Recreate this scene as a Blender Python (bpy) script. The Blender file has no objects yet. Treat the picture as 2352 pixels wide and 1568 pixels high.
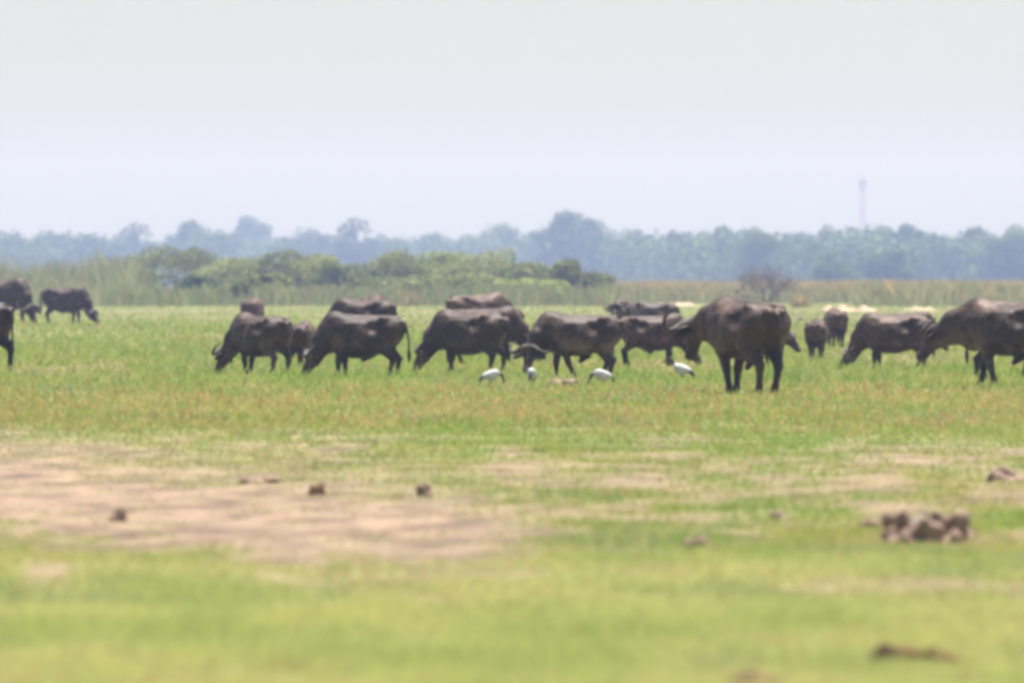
import bpy, math, random
import numpy as np
from mathutils import Vector

R = math.radians
scene = bpy.context.scene
C = scene.collection

# ------------------------------------------------------------------ camera
EYE, HOR, FPX, W, H = 1.68, 642.0, 31330.0, 2352.0, 1568.0
cam_data = bpy.data.cameras.new("camera")
cam = bpy.data.objects.new("camera", cam_data)
C.objects.link(cam)
cam.location = (0, 0, EYE)
cam.rotation_euler = (R(90) - math.atan((H / 2 - HOR) / FPX), 0, 0)
cam_data.sensor_width = 36.0
cam_data.lens = 36.0 * FPX / W
cam_data.clip_start = 1.0
cam_data.clip_end = 40000.0
cam_data.dof.use_dof = True
cam_data.dof.focus_distance = 225.0
cam_data.dof.aperture_fstop = 5.6
scene.camera = cam

# ------------------------------------------------------------------ sky, sun, exposure
SUN_EL, SUN_AZ = R(76), R(20)          # azimuth from +Y towards +X: a little behind the herd
world = bpy.data.worlds.new("World")
scene.world = world
world.use_nodes = True
nt = world.node_tree
bg = nt.nodes["Background"]
sky = nt.nodes.new("ShaderNodeTexSky")
sky.sky_type = 'NISHITA'
sky.sun_disc = False
sky.sun_elevation = SUN_EL
sky.sun_rotation = SUN_AZ
sky.air_density = 1.0
sky.altitude = 900
sky.dust_density = 2.2
sky.ozone_density = 1.0
nt.links.new(sky.outputs[0], bg.inputs[0])
bg.inputs[1].default_value = 0.062

sd = bpy.data.lights.new("sun", 'SUN')
sd.energy = 5.0
sd.angle = R(0.6)
sd.color = (1.0, 0.94, 0.88)
sun = bpy.data.objects.new("sun", sd)
C.objects.link(sun)
S = Vector((math.sin(SUN_AZ) * math.cos(SUN_EL), math.cos(SUN_AZ) * math.cos(SUN_EL), math.sin(SUN_EL)))
sun.rotation_euler = (-S).to_track_quat('-Z', 'Y').to_euler()
sun.location = (0, 150, 300)

scene.view_settings.view_transform = 'Standard'
scene.view_settings.look = 'None'
scene.view_settings.exposure = 1.32
scene.view_settings.gamma = 1.0
scene.view_settings.use_curve_mapping = False
scene.render.engine = 'CYCLES'
scene.cycles.use_denoising = True
scene.cycles.max_bounces = 6
scene.cycles.diffuse_bounces = 3
scene.cycles.transparent_max_bounces = 6
scene.cycles.volume_bounces = 0
scene.cycles.filter_width = 3.8

# ------------------------------------------------------------------ helpers
def vnoise(x, y, seed=0):
    x = np.asarray(x, float); y = np.asarray(y, float)
    xi = np.floor(x).astype(np.int64); yi = np.floor(y).astype(np.int64)
    fx = x - xi; fy = y - yi
    fx = fx * fx * (3 - 2 * fx); fy = fy * fy * (3 - 2 * fy)
    def h(a, b):
        n = (a * 374761393 + b * 668265263 + seed * 1442695041) & 0xFFFFFFFF
        n = ((n ^ (n >> 13)) * 1274126177) & 0xFFFFFFFF
        n = (n ^ (n >> 16)) & 0xFFFFFFFF
        return n / 4294967295.0
    return ((h(xi, yi) * (1 - fx) + h(xi + 1, yi) * fx) * (1 - fy)
            + (h(xi, yi + 1) * (1 - fx) + h(xi + 1, yi + 1) * fx) * fy)

def fbm(x, y, seed=0, o=3):
    v = 0; a = 0.5; t = 0
    for i in range(o):
        v = v + a * vnoise(x * 2 ** i, y * 2 ** i, seed + i * 17); t += a; a *= 0.55
    return v / t

def sstep(a, b, x):
    t = np.clip((x - a) / (b - a), 0, 1)
    return t * t * (3 - 2 * t)

def hgt(x, y):
    """height of the flood plain: gentle swells, small hummocks, a low rise back left"""
    x = np.asarray(x, float); y = np.asarray(y, float)
    h = 0.05 * (fbm(x * 0.22, y * 0.06, 3) - 0.5)
    h = h + 0.05 * (fbm(x * 1.1, y * 0.45, 9, 2) - 0.5) * sstep(330, 120, y)
    h = h + 0.24 * np.exp(-(((x + 16.0) / 4.0) ** 2 + ((y - 432.0) / 40.0) ** 2))
    return h

def depth_of(py):
    return EYE * FPX / (py - HOR)

def G(px, py):
    """ground point seen at a photo pixel (flat plain)"""
    d = depth_of(py)
    x = (px - W / 2) * d / FPX
    return (x, d, float(hgt(x, d)))

def soil_amount(x, y):
    """0 turf .. 1 bare pale earth; a worn bare strip left, trampled ground right"""
    n = fbm(x * 1.1, y * 0.16, 21, 4)
    n2 = fbm(x * 0.45, y * 0.06, 33, 3)
    n3 = fbm(x * 2.6, y * 0.5, 37, 3)
    yy = np.maximum(y, 20)
    py = HOR + EYE * FPX / yy
    px = W / 2 + x * FPX / yy
    pc = np.clip(px, -600, 1500)
    n5 = fbm(x * 7.0, y * 1.6, 57, 3)
    j = 110 * (n - .5) + 70 * (n3 - .5) + 90 * (n5 - .5)
    t0 = 1008 + 0.11 * pc + j
    b0 = 1225 + 0.13 * np.minimum(pc, 600) + j * .7
    left = sstep(t0 - 95, t0 + 100, py) * sstep(b0 + 85, b0 - 70, py) * sstep(1500 + 3 * j, 1080 + 3 * j, px)
    left = left * (0.78 + 0.35 * n2 + .6 * (n3 - .5) + .7 * (n5 - .5))
    over = 0.78 * sstep(985, 1050, py + .6 * j) * sstep(1310, 1230, py + .6 * j) * sstep(.36, .62, n * .5 + n3 * .5)
    right = 0.72 * sstep(1030, 1080, py) * sstep(1290, 1210, py) * sstep(0.47, 0.66, n * .6 + n3 * .4) * sstep(0.2, 1.2, x)
    near = 0.6 * sstep(0.55, 0.72, n * .7 + n3 * .3) * sstep(1220, 1300, py)
    patch = .8 * sstep(1265, 1300, py + .5 * j) * sstep(1370, 1330, py + .5 * j) * sstep(240 + j, 130 + j, px) * sstep(20, 70, px)
    worn = 0.40 * sstep(0.56, 0.72, fbm(x * 0.25, y * 0.03, 51, 3)) * sstep(1000, 900, py)
    return np.clip(np.maximum.reduce([left, over, right, near, patch, worn]), 0, 1)

def mesh_obj(name, verts, faces, mat=None, parent=None, smooth=False, cols=None):
    me = bpy.data.meshes.new(name)
    if isinstance(faces, np.ndarray):
        nv, nf, k = len(verts), len(faces), faces.shape[1]
        me.vertices.add(nv)
        me.vertices.foreach_set("co", np.asarray(verts, np.float32).ravel())
        me.loops.add(nf * k)
        me.loops.foreach_set("vertex_index", faces.astype(np.int32).ravel())
        me.polygons.add(nf)
        me.polygons.foreach_set("loop_start", np.arange(0, nf * k, k, dtype=np.int32))
        me.update(calc_edges=True)
    else:
        me.from_pydata([tuple(v) for v in verts], [], faces)
        me.update()
    if smooth:
        me.polygons.foreach_set("use_smooth", np.ones(len(me.polygons), dtype=bool))
    if cols is not None:
        a = me.color_attributes.new("Col", 'FLOAT_COLOR', 'POINT')
        c = np.ones((len(verts), 4), np.float32); c[:, :3] = cols
        a.data.foreach_set("color", c.ravel())
    if mat is not None:
        me.materials.append(mat)
    o = bpy.data.objects.new(name, me)
    C.objects.link(o)
    if parent is not None:
        o.parent = parent
    return o

def tag(o, label=None, cat=None, group=None, kind=None):
    if label: o["label"] = label
    if cat: o["category"] = cat
    if group: o["group"] = group
    if kind: o["kind"] = kind
    return o

def thing(name, loc, rz=0.0, sc=1.0):
    o = bpy.data.objects.new(name, None)
    C.objects.link(o)
    o.location = loc; o.rotation_euler = (0, 0, rz); o.scale = (sc, sc, sc)
    o.empty_display_size = 0.2
    return o

class MB:
    def __init__(s): s.v = []; s.f = []
    def tube(s, pts, radii, n=8, flat=None, side=None):
        """tube through pts; flat = second radius per point along `side`"""
        pts = [Vector(p) for p in pts]; base = len(s.v); m = len(pts)
        ref = Vector(side).normalized() if side is not None else None
        prev = None
        for i, p in enumerate(pts):
            t = (pts[min(i + 1, m - 1)] - pts[max(i - 1, 0)]).normalized()
            if ref is not None: a = ref - t * ref.dot(t)
            elif prev is None:
                a = t.cross(Vector((0, 0, 1)) if abs(t.z) < .9 else Vector((1, 0, 0)))
            else: a = prev - t * prev.dot(t)
            a.normalize(); prev = a; b = t.cross(a)
            ra = radii[i]; rb = flat[i] if flat else ra
            for k in range(n):
                an = 2 * math.pi * k / n
                s.v.append(p + a * (rb * math.cos(an)) + b * (ra * math.sin(an)))
        for i in range(m - 1):
            for k in range(n):
                k2 = (k + 1) % n
                s.f.append((base + i * n + k, base + i * n + k2, base + (i + 1) * n + k2, base + (i + 1) * n + k))
        s.f.append(tuple(base + k for k in range(n))[::-1])
        s.f.append(tuple(base + (m - 1) * n + k for k in range(n)))
        return s
    def box(s, c, d):
        b = len(s.v)
        for z in (-1, 1):
            for x, y in ((-1, -1), (1, -1), (1, 1), (-1, 1)):
                s.v.append(Vector((c[0] + x * d[0] / 2, c[1] + y * d[1] / 2, c[2] + z * d[2] / 2)))
        for f in ((3, 2, 1, 0), (4, 5, 6, 7), (0, 1, 5, 4), (1, 2, 6, 5), (2, 3, 7, 6), (3, 0, 4, 7)):
            s.f.append(tuple(b + i for i in f))
        return s
    def build(s, name, mat, parent=None, smooth=True):
        return mesh_obj(name, s.v, s.f, mat, parent, smooth)

# ------------------------------------------------------------------ signed-distance modelling
def smin(a, b, k):
    h = np.maximum(k - np.abs(a - b), 0) / k
    return np.minimum(a, b) - h * h * k * 0.25

def cap(P, a, b, ra, rb):
    ax, ay, az = (float(q) for q in a); bx, by, bz = (float(q) for q in b)
    dx, dy, dz = bx - ax, by - ay, bz - az
    x, y, z = P[..., 0] - np.float32(ax), P[..., 1] - np.float32(ay), P[..., 2] - np.float32(az)
    t = np.clip((x * np.float32(dx) + y * np.float32(dy) + z * np.float32(dz)) / np.float32(max(dx * dx + dy * dy + dz * dz, 1e-9)), 0, 1)
    x = x - t * np.float32(dx); y = y - t * np.float32(dy); z = z - t * np.float32(dz)
    return np.sqrt(x * x + y * y + z * z) - (np.float32(ra) + np.float32(rb - ra) * t)

def ell(P, c, r):
    f = np.float32
    x, y, z = (P[..., 0] - f(c[0])) / f(r[0]), (P[..., 1] - f(c[1])) / f(r[1]), (P[..., 2] - f(c[2])) / f(r[2])
    k0 = np.sqrt(x * x + y * y + z * z)
    x, y, z = x / f(r[0]), y / f(r[1]), z / f(r[2])
    return k0 * (k0 - 1) / (np.sqrt(x * x + y * y + z * z) + f(1e-9))

def sub(P, lo, hi):
    """index box of the grid P that covers lo..hi"""
    sl = []
    for i in range(3):
        o = float(P[0, 0, 0, i]); e = [0, 0, 0]; e[i] = 1
        h = float(P[tuple(e) + (i,)]) - o; n = P.shape[i]
        a = int(np.clip(math.floor((lo[i] - o) / h), 0, n - 1)); b = int(np.clip(math.ceil((hi[i] - o) / h) + 1, a + 1, n))
        sl.append(slice(a, b))
    return tuple(sl)

def add_cap(D, P, a, b, ra, rb, k):
    m = max(ra, rb) + k
    sl = sub(P, [min(a[i], b[i]) - m for i in range(3)], [max(a[i], b[i]) + m for i in range(3)])
    D[sl] = smin(D[sl], cap(P[sl], a, b, ra, rb), k)

def add_ell(D, P, c, r, k, cut=False):
    sl = sub(P, [c[i] - r[i] - k for i in range(3)], [c[i] + r[i] + k for i in range(3)])
    e = ell(P[sl], c, r)
    D[sl] = -smin(-D[sl], e, k) if cut else smin(D[sl], e, k)

def surface_nets(F, org, h):
    s = F < 0
    nx, ny, nz = F.shape
    cnt = np.zeros((nx - 1, ny - 1, nz - 1), np.int8)
    for i in (0, 1):
        for j in (0, 1):
            for k in (0, 1):
                cnt += s[i:nx - 1 + i, j:ny - 1 + j, k:nz - 1 + k]
    act = (cnt > 0) & (cnt < 8)
    I, J, K = np.nonzero(act)
    idx = -np.ones(act.shape, np.int64); idx[I, J, K] = np.arange(len(I))
    acc = np.zeros((len(I), 3)); num = np.zeros(len(I))
    corners = [(i, j, k) for i in (0, 1) for j in (0, 1) for k in (0, 1)]
    for a in corners:
        for ax in range(3):
            if a[ax] == 1: continue
            b = list(a); b[ax] = 1
            fa = F[I + a[0], J + a[1], K + a[2]]; fb = F[I + b[0], J + b[1], K + b[2]]
            m = (fa < 0) != (fb < 0)
            t = np.where(m, fa / np.where(m, fa - fb, 1), 0)
            p = np.tile(np.array(a, float), (len(I), 1)); p[:, ax] = t
            acc += p * m[:, None]; num += m
    V = acc / num[:, None] + np.stack([I, J, K], 1)
    V = V * h + np.array(org)
    quads = []
    for ax in range(3):
        o = [x for x in range(3) if x != ax]
        sl0 = [slice(1, -1)] * 3; sl1 = [slice(1, -1)] * 3
        sl0[ax] = slice(0, -1); sl1[ax] = slice(1, None)
        A = s[tuple(sl0)]; B = s[tuple(sl1)]
        ii = np.argwhere(A != B)
        ins = A[tuple(ii.T)]
        p = ii.copy(); p[:, o[0]] += 1; p[:, o[1]] += 1
        def cell(da, db):
            q = p.copy(); q[:, o[0]] -= da; q[:, o[1]] -= db
            return idx[q[:, 0], q[:, 1], q[:, 2]]
        q = np.stack([cell(1, 1), cell(0, 1), cell(0, 0), cell(1, 0)], 1)
        flip = ins if ax != 1 else ~ins
        q[~flip] = q[~flip][:, ::-1]
        quads.append(q)
    Q = np.concatenate(quads)
    Q = Q[(Q >= 0).all(1)]
    return V, Q

def grid(lo, hi, h):
    ax = [np.arange(lo[i], hi[i] + h, h, dtype=np.float32) for i in range(3)]
    return np.stack(np.meshgrid(*ax, indexing='ij'), -1)

# ------------------------------------------------------------------ materials
def new_mat(name):
    m = bpy.data.materials.new(name); m.use_nodes = True
    n = m.node_tree.nodes; l = m.node_tree.links
    return m, n, l, n["Principled BSDF"]

def leaf_mat(name, trans=0.35, rnd=0.25, tint=(1, 1, 1)):
    """plant matter: colour attribute, a per-plant variation, light passing through the blade"""
    m, n, l, p = new_mat(name)
    at = n.new("ShaderNodeAttribute"); at.attribute_name = "Col"
    oi = n.new("ShaderNodeObjectInfo")
    mr = n.new("ShaderNodeMapRange"); mr.inputs[3].default_value = 1 - rnd; mr.inputs[4].default_value = 1 + rnd
    l.new(oi.outputs["Random"], mr.inputs[0])
    mx = n.new("ShaderNodeVectorMath"); mx.operation = 'SCALE'
    l.new(at.outputs["Color"], mx.inputs[0]); l.new(mr.outputs[0], mx.inputs["Scale"])
    mt = n.new("ShaderNodeVectorMath"); mt.operation = 'MULTIPLY'; mt.inputs[1].default_value = tint
    l.new(mx.outputs[0], mt.inputs[0])
    d = n.new("ShaderNodeBsdfDiffuse"); t = n.new("ShaderNodeBsdfTranslucent"); mix = n.new("ShaderNodeMixShader")
    l.new(mt.outputs[0], d.inputs[0]); l.new(mt.outputs[0], t.inputs[0])
    mix.inputs[0].default_value = trans
    l.new(d.outputs[0], mix.inputs[1]); l.new(t.outputs[0], mix.inputs[2])
    l.new(mix.outputs[0], n["Material Output"].inputs[0])
    n.remove(p)
    return m

def noisy_mat(name, c1, c2, scale=6.0, rough=0.85, bump=0.3, spec=0.3, c3=None, detail=5.0, coords="Object"):
    m, n, l, p = new_mat(name)
    tc = n.new("ShaderNodeTexCoord")
    nz = n.new("ShaderNodeTexNoise"); nz.inputs["Scale"].default_value = scale; nz.inputs["Detail"].default_value = detail
    l.new(tc.outputs[coords], nz.inputs["Vector"])
    cr = n.new("ShaderNodeValToRGB")
    cr.color_ramp.elements[0].position = 0.36; cr.color_ramp.elements[0].color = (*c1, 1)
    cr.color_ramp.elements[1].position = 0.66; cr.color_ramp.elements[1].color = (*c2, 1)
    if c3:
        e = cr.color_ramp.elements.new(0.5); e.color = (*c3, 1)
    l.new(nz.outputs[0], cr.inputs[0]); l.new(cr.outputs[0], p.inputs["Base Color"])
    p.inputs["Roughness"].default_value = rough
    p.inputs["Specular IOR Level"].default_value = spec
    nb = n.new("ShaderNodeTexNoise"); nb.inputs["Scale"].default_value = scale * 5; nb.inputs["Detail"].default_value = 6
    l.new(tc.outputs[coords], nb.inputs["Vector"])
    b = n.new("ShaderNodeBump"); b.inputs["Strength"].default_value = bump; b.inputs["Distance"].default_value = 0.03
    l.new(nb.outputs[0], b.inputs["Height"]); l.new(b.outputs[0], p.inputs["Normal"])
    return m

def hide_mat():
    """black-brown hide: sparse hair, dried mud plastered in uneven patches, a dull sheen"""
    m, n, l, p = new_mat("buffalo_hide")
    tc = n.new("ShaderNodeTexCoord"); oi = n.new("ShaderNodeObjectInfo")
    ad = n.new("ShaderNodeVectorMath"); ad.operation = 'MULTIPLY_ADD'
    l.new(oi.outputs["Location"], ad.inputs[0]); ad.inputs[1].default_value = (3.1, 0.7, 1.0)
    l.new(tc.outputs["Object"], ad.inputs[2])
    n1 = n.new("ShaderNodeTexNoise"); n1.inputs["Scale"].default_value = 2.6; n1.inputs["Detail"].default_value = 5
    n2 = n.new("ShaderNodeTexNoise"); n2.inputs["Scale"].default_value = 11; n2.inputs["Detail"].default_value = 6
    n3 = n.new("ShaderNodeTexNoise"); n3.inputs["Scale"].default_value = 60; n3.inputs["Detail"].default_value = 3
    for q in (n1, n2, n3): l.new(ad.outputs[0], q.inputs["Vector"])
    cr = n.new("ShaderNodeValToRGB")
    E = cr.color_ramp.elements
    E[0].position = 0.30; E[0].color = (0.029, 0.0185, 0.0135, 1)
    E[1].position = 0.72; E[1].color = (0.100, 0.070, 0.051, 1)
    e = E.new(0.50); e.color = (0.050, 0.034, 0.025, 1)
    mx = n.new("ShaderNodeMath"); mx.operation = 'MULTIPLY_ADD'; mx.inputs[1].default_value = 0.45
    l.new(n2.outputs[0], mx.inputs[0])
    sc = n.new("ShaderNodeMath"); sc.operation = 'MULTIPLY'; sc.inputs[1].default_value = 0.58
    l.new(n1.outputs[0], sc.inputs[0]); l.new(sc.outputs[0], mx.inputs[2])
    l.new(mx.outputs[0], cr.inputs[0])
    n4 = n.new("ShaderNodeTexNoise"); n4.inputs["Scale"].default_value = 1.7; n4.inputs["Detail"].default_value = 7
    n4.inputs["Roughness"].default_value = 0.62
    off = n.new("ShaderNodeVectorMath"); off.operation = 'ADD'; off.inputs[1].default_value = (17, 5, 3)
    l.new(ad.outputs[0], off.inputs[0]); l.new(off.outputs[0], n4.inputs["Vector"])
    mm = n.new("ShaderNodeMapRange"); mm.inputs[1].default_value = 0.54; mm.inputs[2].default_value = 0.72
    l.new(n4.outputs[0], mm.inputs[0])
    mud = n.new("ShaderNodeMixRGB"); mud.inputs[2].default_value = (0.165, 0.115, 0.082, 1)
    l.new(mm.outputs[0], mud.inputs[0]); l.new(cr.outputs[0], mud.inputs[1])
    vr = n.new("ShaderNodeMapRange"); vr.inputs[3].default_value = 0.85; vr.inputs[4].default_value = 1.15
    l.new(oi.outputs["Random"], vr.inputs[0])
    vm = n.new("ShaderNodeVectorMath"); vm.operation = 'SCALE'
    l.new(mud.outputs[0], vm.inputs[0]); l.new(vr.outputs[0], vm.inputs["Scale"])
    vt = n.new("ShaderNodeVectorMath"); vt.operation = 'MULTIPLY'
    l.new(vm.outputs[0], vt.inputs[0]); l.new(oi.outputs["Color"], vt.inputs[1])
    l.new(vt.outputs[0], p.inputs["Base Color"])
    p.inputs["Roughness"].default_value = 0.5
    p.inputs["Specular IOR Level"].default_value = 0.2
    b = n.new("ShaderNodeBump"); b.inputs["Strength"].default_value = 0.35; b.inputs["Distance"].default_value = 0.02
    l.new(n3.outputs[0], b.inputs["Height"])
    b2 = n.new("ShaderNodeBump"); b2.inputs["Strength"].default_value = 0.4; b2.inputs["Distance"].default_value = 0.03
    l.new(n2.outputs[0], b2.inputs["Height"]); l.new(b.outputs[0], b2.inputs["Normal"])
    l.new(b2.outputs[0], p.inputs["Normal"])
    return m

def ground_mat():
    m, n, l, p = new_mat("flood_plain_earth")
    at = n.new("ShaderNodeAttribute"); at.attribute_name = "Col"
    geo = n.new("ShaderNodeNewGeometry")
    mp = n.new("ShaderNodeMapping"); mp.inputs["Scale"].default_value = (1, 0.22, 1)
    l.new(geo.outputs["Position"], mp.inputs["Vector"])
    n1 = n.new("ShaderNodeTexNoise"); n1.inputs["Scale"].default_value = 2.5; n1.inputs["Detail"].default_value = 8
    n1.inputs["Roughness"].default_value = 0.65
    l.new(mp.outputs[0], n1.inputs["Vector"])
    mr = n.new("ShaderNodeMapRange"); mr.inputs[1].default_value = 0.3; mr.inputs[2].default_value = 0.7
    mr.inputs[3].default_value = 0.62; mr.inputs[4].default_value = 1.3
    l.new(n1.outputs[0], mr.inputs[0])
    mx = n.new("ShaderNodeVectorMath"); mx.operation = 'SCALE'
    l.new(at.outputs["Color"], mx.inputs[0]); l.new(mr.outputs[0], mx.inputs["Scale"])
    l.new(mx.outputs[0], p.inputs["Base Color"])
    p.inputs["Roughness"].default_value = 0.95
    p.inputs["Specular IOR Level"].default_value = 0.15
    b = n.new("ShaderNodeBump"); b.inputs["Strength"].default_value = 0.5; b.inputs["Distance"].default_value = 0.04
    l.new(n1.outputs[0], b.inputs["Height"]); l.new(b.outputs[0], p.inputs["Normal"])
    return m

M = {}
M["hide"] = hide_mat()
M["horn"] = noisy_mat("horn", (0.028, 0.022, 0.018), (0.105, 0.080, 0.060), 9, 0.6, 0.4, 0.25)
M["hair"] = noisy_mat("tail_hair", (0.015, 0.012, 0.012), (0.04, 0.03, 0.028), 20, 0.7, 0.5)
M["eye"] = noisy_mat("eye", (0.008, 0.006, 0.005), (0.014, 0.01, 0.008), 5, 0.12, 0.0, 0.6)
M["ground"] = ground_mat()
M["grass"] = leaf_mat("meadow_grass_blade", 0.42, 0.0)
M["reed"] = leaf_mat("reed_blade", 0.30, 0.0)
M["leaf_tree"] = leaf_mat("tree_leaf", 0.25, 0.22)
M["leaf_bush"] = leaf_mat("bush_leaf", 0.25, 0.18)
M["bark"] = noisy_mat("bark", (0.07, 0.055, 0.045), (0.17, 0.14, 0.115), 3, 0.9, 0.6)
M["twig"] = noisy_mat("twig_bark", (0.10, 0.08, 0.07), (0.21, 0.17, 0.14), 4, 0.9, 0.3)
M["sand"] = noisy_mat("sand", (0.30, 0.23, 0.15), (0.42, 0.33, 0.22), 0.8, 0.95, 0.4, 0.2)
M["dung"] = noisy_mat("dung", (0.08, 0.048, 0.032), (0.25, 0.145, 0.085), 9, 0.95, 0.8, 0.2)
M["earth"] = noisy_mat("dry_mud", (0.18, 0.125, 0.09), (0.33, 0.235, 0.165), 8, 0.95, 0.8, 0.2)
M["dead_wood"] = noisy_mat("dead_wood", (0.14, 0.110, 0.095), (0.33, 0.27, 0.225), 10, 0.9, 0.7, 0.2)
M["red_wood"] = noisy_mat("red_brown_wood", (0.13, 0.07, 0.04), (0.33, 0.19, 0.10), 12, 0.95, 0.8, 0.2)
M["plume_white"] = noisy_mat("white_plumage", (0.40, 0.39, 0.37), (0.55, 0.54, 0.52), 14, 0.8, 0.2, 0.2)
M["plume_black"] = noisy_mat("black_plumage", (0.012, 0.012, 0.016), (0.035, 0.033, 0.04), 14, 0.5, 0.2, 0.4)
M["steel"] = noisy_mat("galvanised_steel", (0.22, 0.23, 0.25), (0.34, 0.35, 0.37), 0.5, 0.6, 0.1, 0.4)
M["red_paint"] = noisy_mat("faded_red_paint", (0.30, 0.06, 0.05), (0.42, 0.11, 0.09), 0.4, 0.6, 0.1, 0.4)
M["panel_grey"] = noisy_mat("antenna_cover", (0.40, 0.41, 0.42), (0.52, 0.53, 0.54), 0.6, 0.5, 0.05, 0.4)

# ------------------------------------------------------------------ ground
def axis_lines(fine_lo, fine_hi, step, far, grow):
    a = list(np.arange(fine_lo, fine_hi + step * .5, step))
    s = step
    hi = a[-1]
    while hi < far:
        s *= grow; hi += s; a.append(hi)
    s = step; lo = a[0]
    while lo > -far:
        s *= grow; lo -= s; a.insert(0, lo)
    return np.array(a)

xs = axis_lines(-9, 9, 0.16, 6400, 1.22)
ys = np.concatenate([[-6400, -2500, -900, -300, -80, 0, 20, 40], np.arange(48, 180, 0.5), np.arange(180, 420, 2.0),
                     np.arange(420, 1200, 12.0), [1250, 1400, 1700, 2100, 2700, 3500, 5200, 6400]])
GX, GY = np.meshgrid(xs, ys, indexing='ij')
cut = sstep(1500, 900, np.abs(GY)) * sstep(60, 30, np.abs(GX))
so = soil_amount(GX, GY) * sstep(14, 9, np.abs(GX) - GY * 0.02)
clod = (fbm(GX * 4.5, GY * 1.3, 71, 3) - .5) * 0.045 * so * sstep(48, 60, GY)
GZ = hgt(GX, GY) * cut + clod
turf = np.array([0.16, 0.165, 0.055]); earth = np.array([0.225, 0.160, 0.108]); earth2 = np.array([0.120, 0.080, 0.062])
e2 = fbm(GX * 3.2, GY * 0.8, 81, 4)[..., None]
ecol = earth * (1 - sstep(.45, .7, e2)) + earth2 * sstep(.45, .7, e2)
gcol = turf * (1 - so[..., None]) + ecol * so[..., None]
nxg, nyg = GX.shape
vi = np.arange(nxg * nyg).reshape(nxg, nyg)
gf = np.stack([vi[:-1, :-1], vi[1:, :-1], vi[1:, 1:], vi[:-1, 1:]], -1).reshape(-1, 4)
ground = mesh_obj("ground", np.stack([GX, GY, GZ], -1).reshape(-1, 3), gf, M["ground"], None, True, gcol.reshape(-1, 3))
tag(ground, kind="structure")

# low pale sandbanks at the edge of the reeds
def sandbank(px0, px1, py, dep, hh, label, seed):
    d = depth_of(py); x0 = (px0 - W / 2) * d / FPX; x1 = (px1 - W / 2) * d / FPX
    n, m = 26, 12
    u = np.linspace(0, 1, n); v = np.linspace(0, 1, m)
    U, V = np.meshgrid(u, v, indexing='ij')
    X = x0 + (x1 - x0) * U; Y = d + dep * V
    prof = np.sin(np.pi * U) ** 0.6 * np.sin(np.pi * V) ** 0.5
    Z = hh * prof * np.clip(3.2 * (fbm(U * 7, V * 3, seed) - .34), 0, 1.4) - 0.04
    vi = np.arange(n * m).reshape(n, m)
    f = np.stack([vi[:-1, :-1], vi[1:, :-1], vi[1:, 1:], vi[:-1, 1:]], -1).reshape(-1, 4)
    o = mesh_obj("sandbank", np.stack([X, Y, Z], -1).reshape(-1, 3), f, M["sand"], None, True)
    tag(o, label, "sandbank", None, "structure")
sandbank(478, 575, 693, 30, 0.5, "small pale sandbank in front of the dark bush on the left", 1)
sandbank(1430, 1640, 703, 24, 0.30, "long pale sandbank behind the buffalo in the middle", 2)
sandbank(1915, 2030, 716, 40, 0.38, "bright sandbank at the foot of the reeds on the right", 3)
sandbank(2080, 2170, 714, 20, 0.22, "low sandbank among the reeds behind the right hand buffalo", 4)

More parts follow.
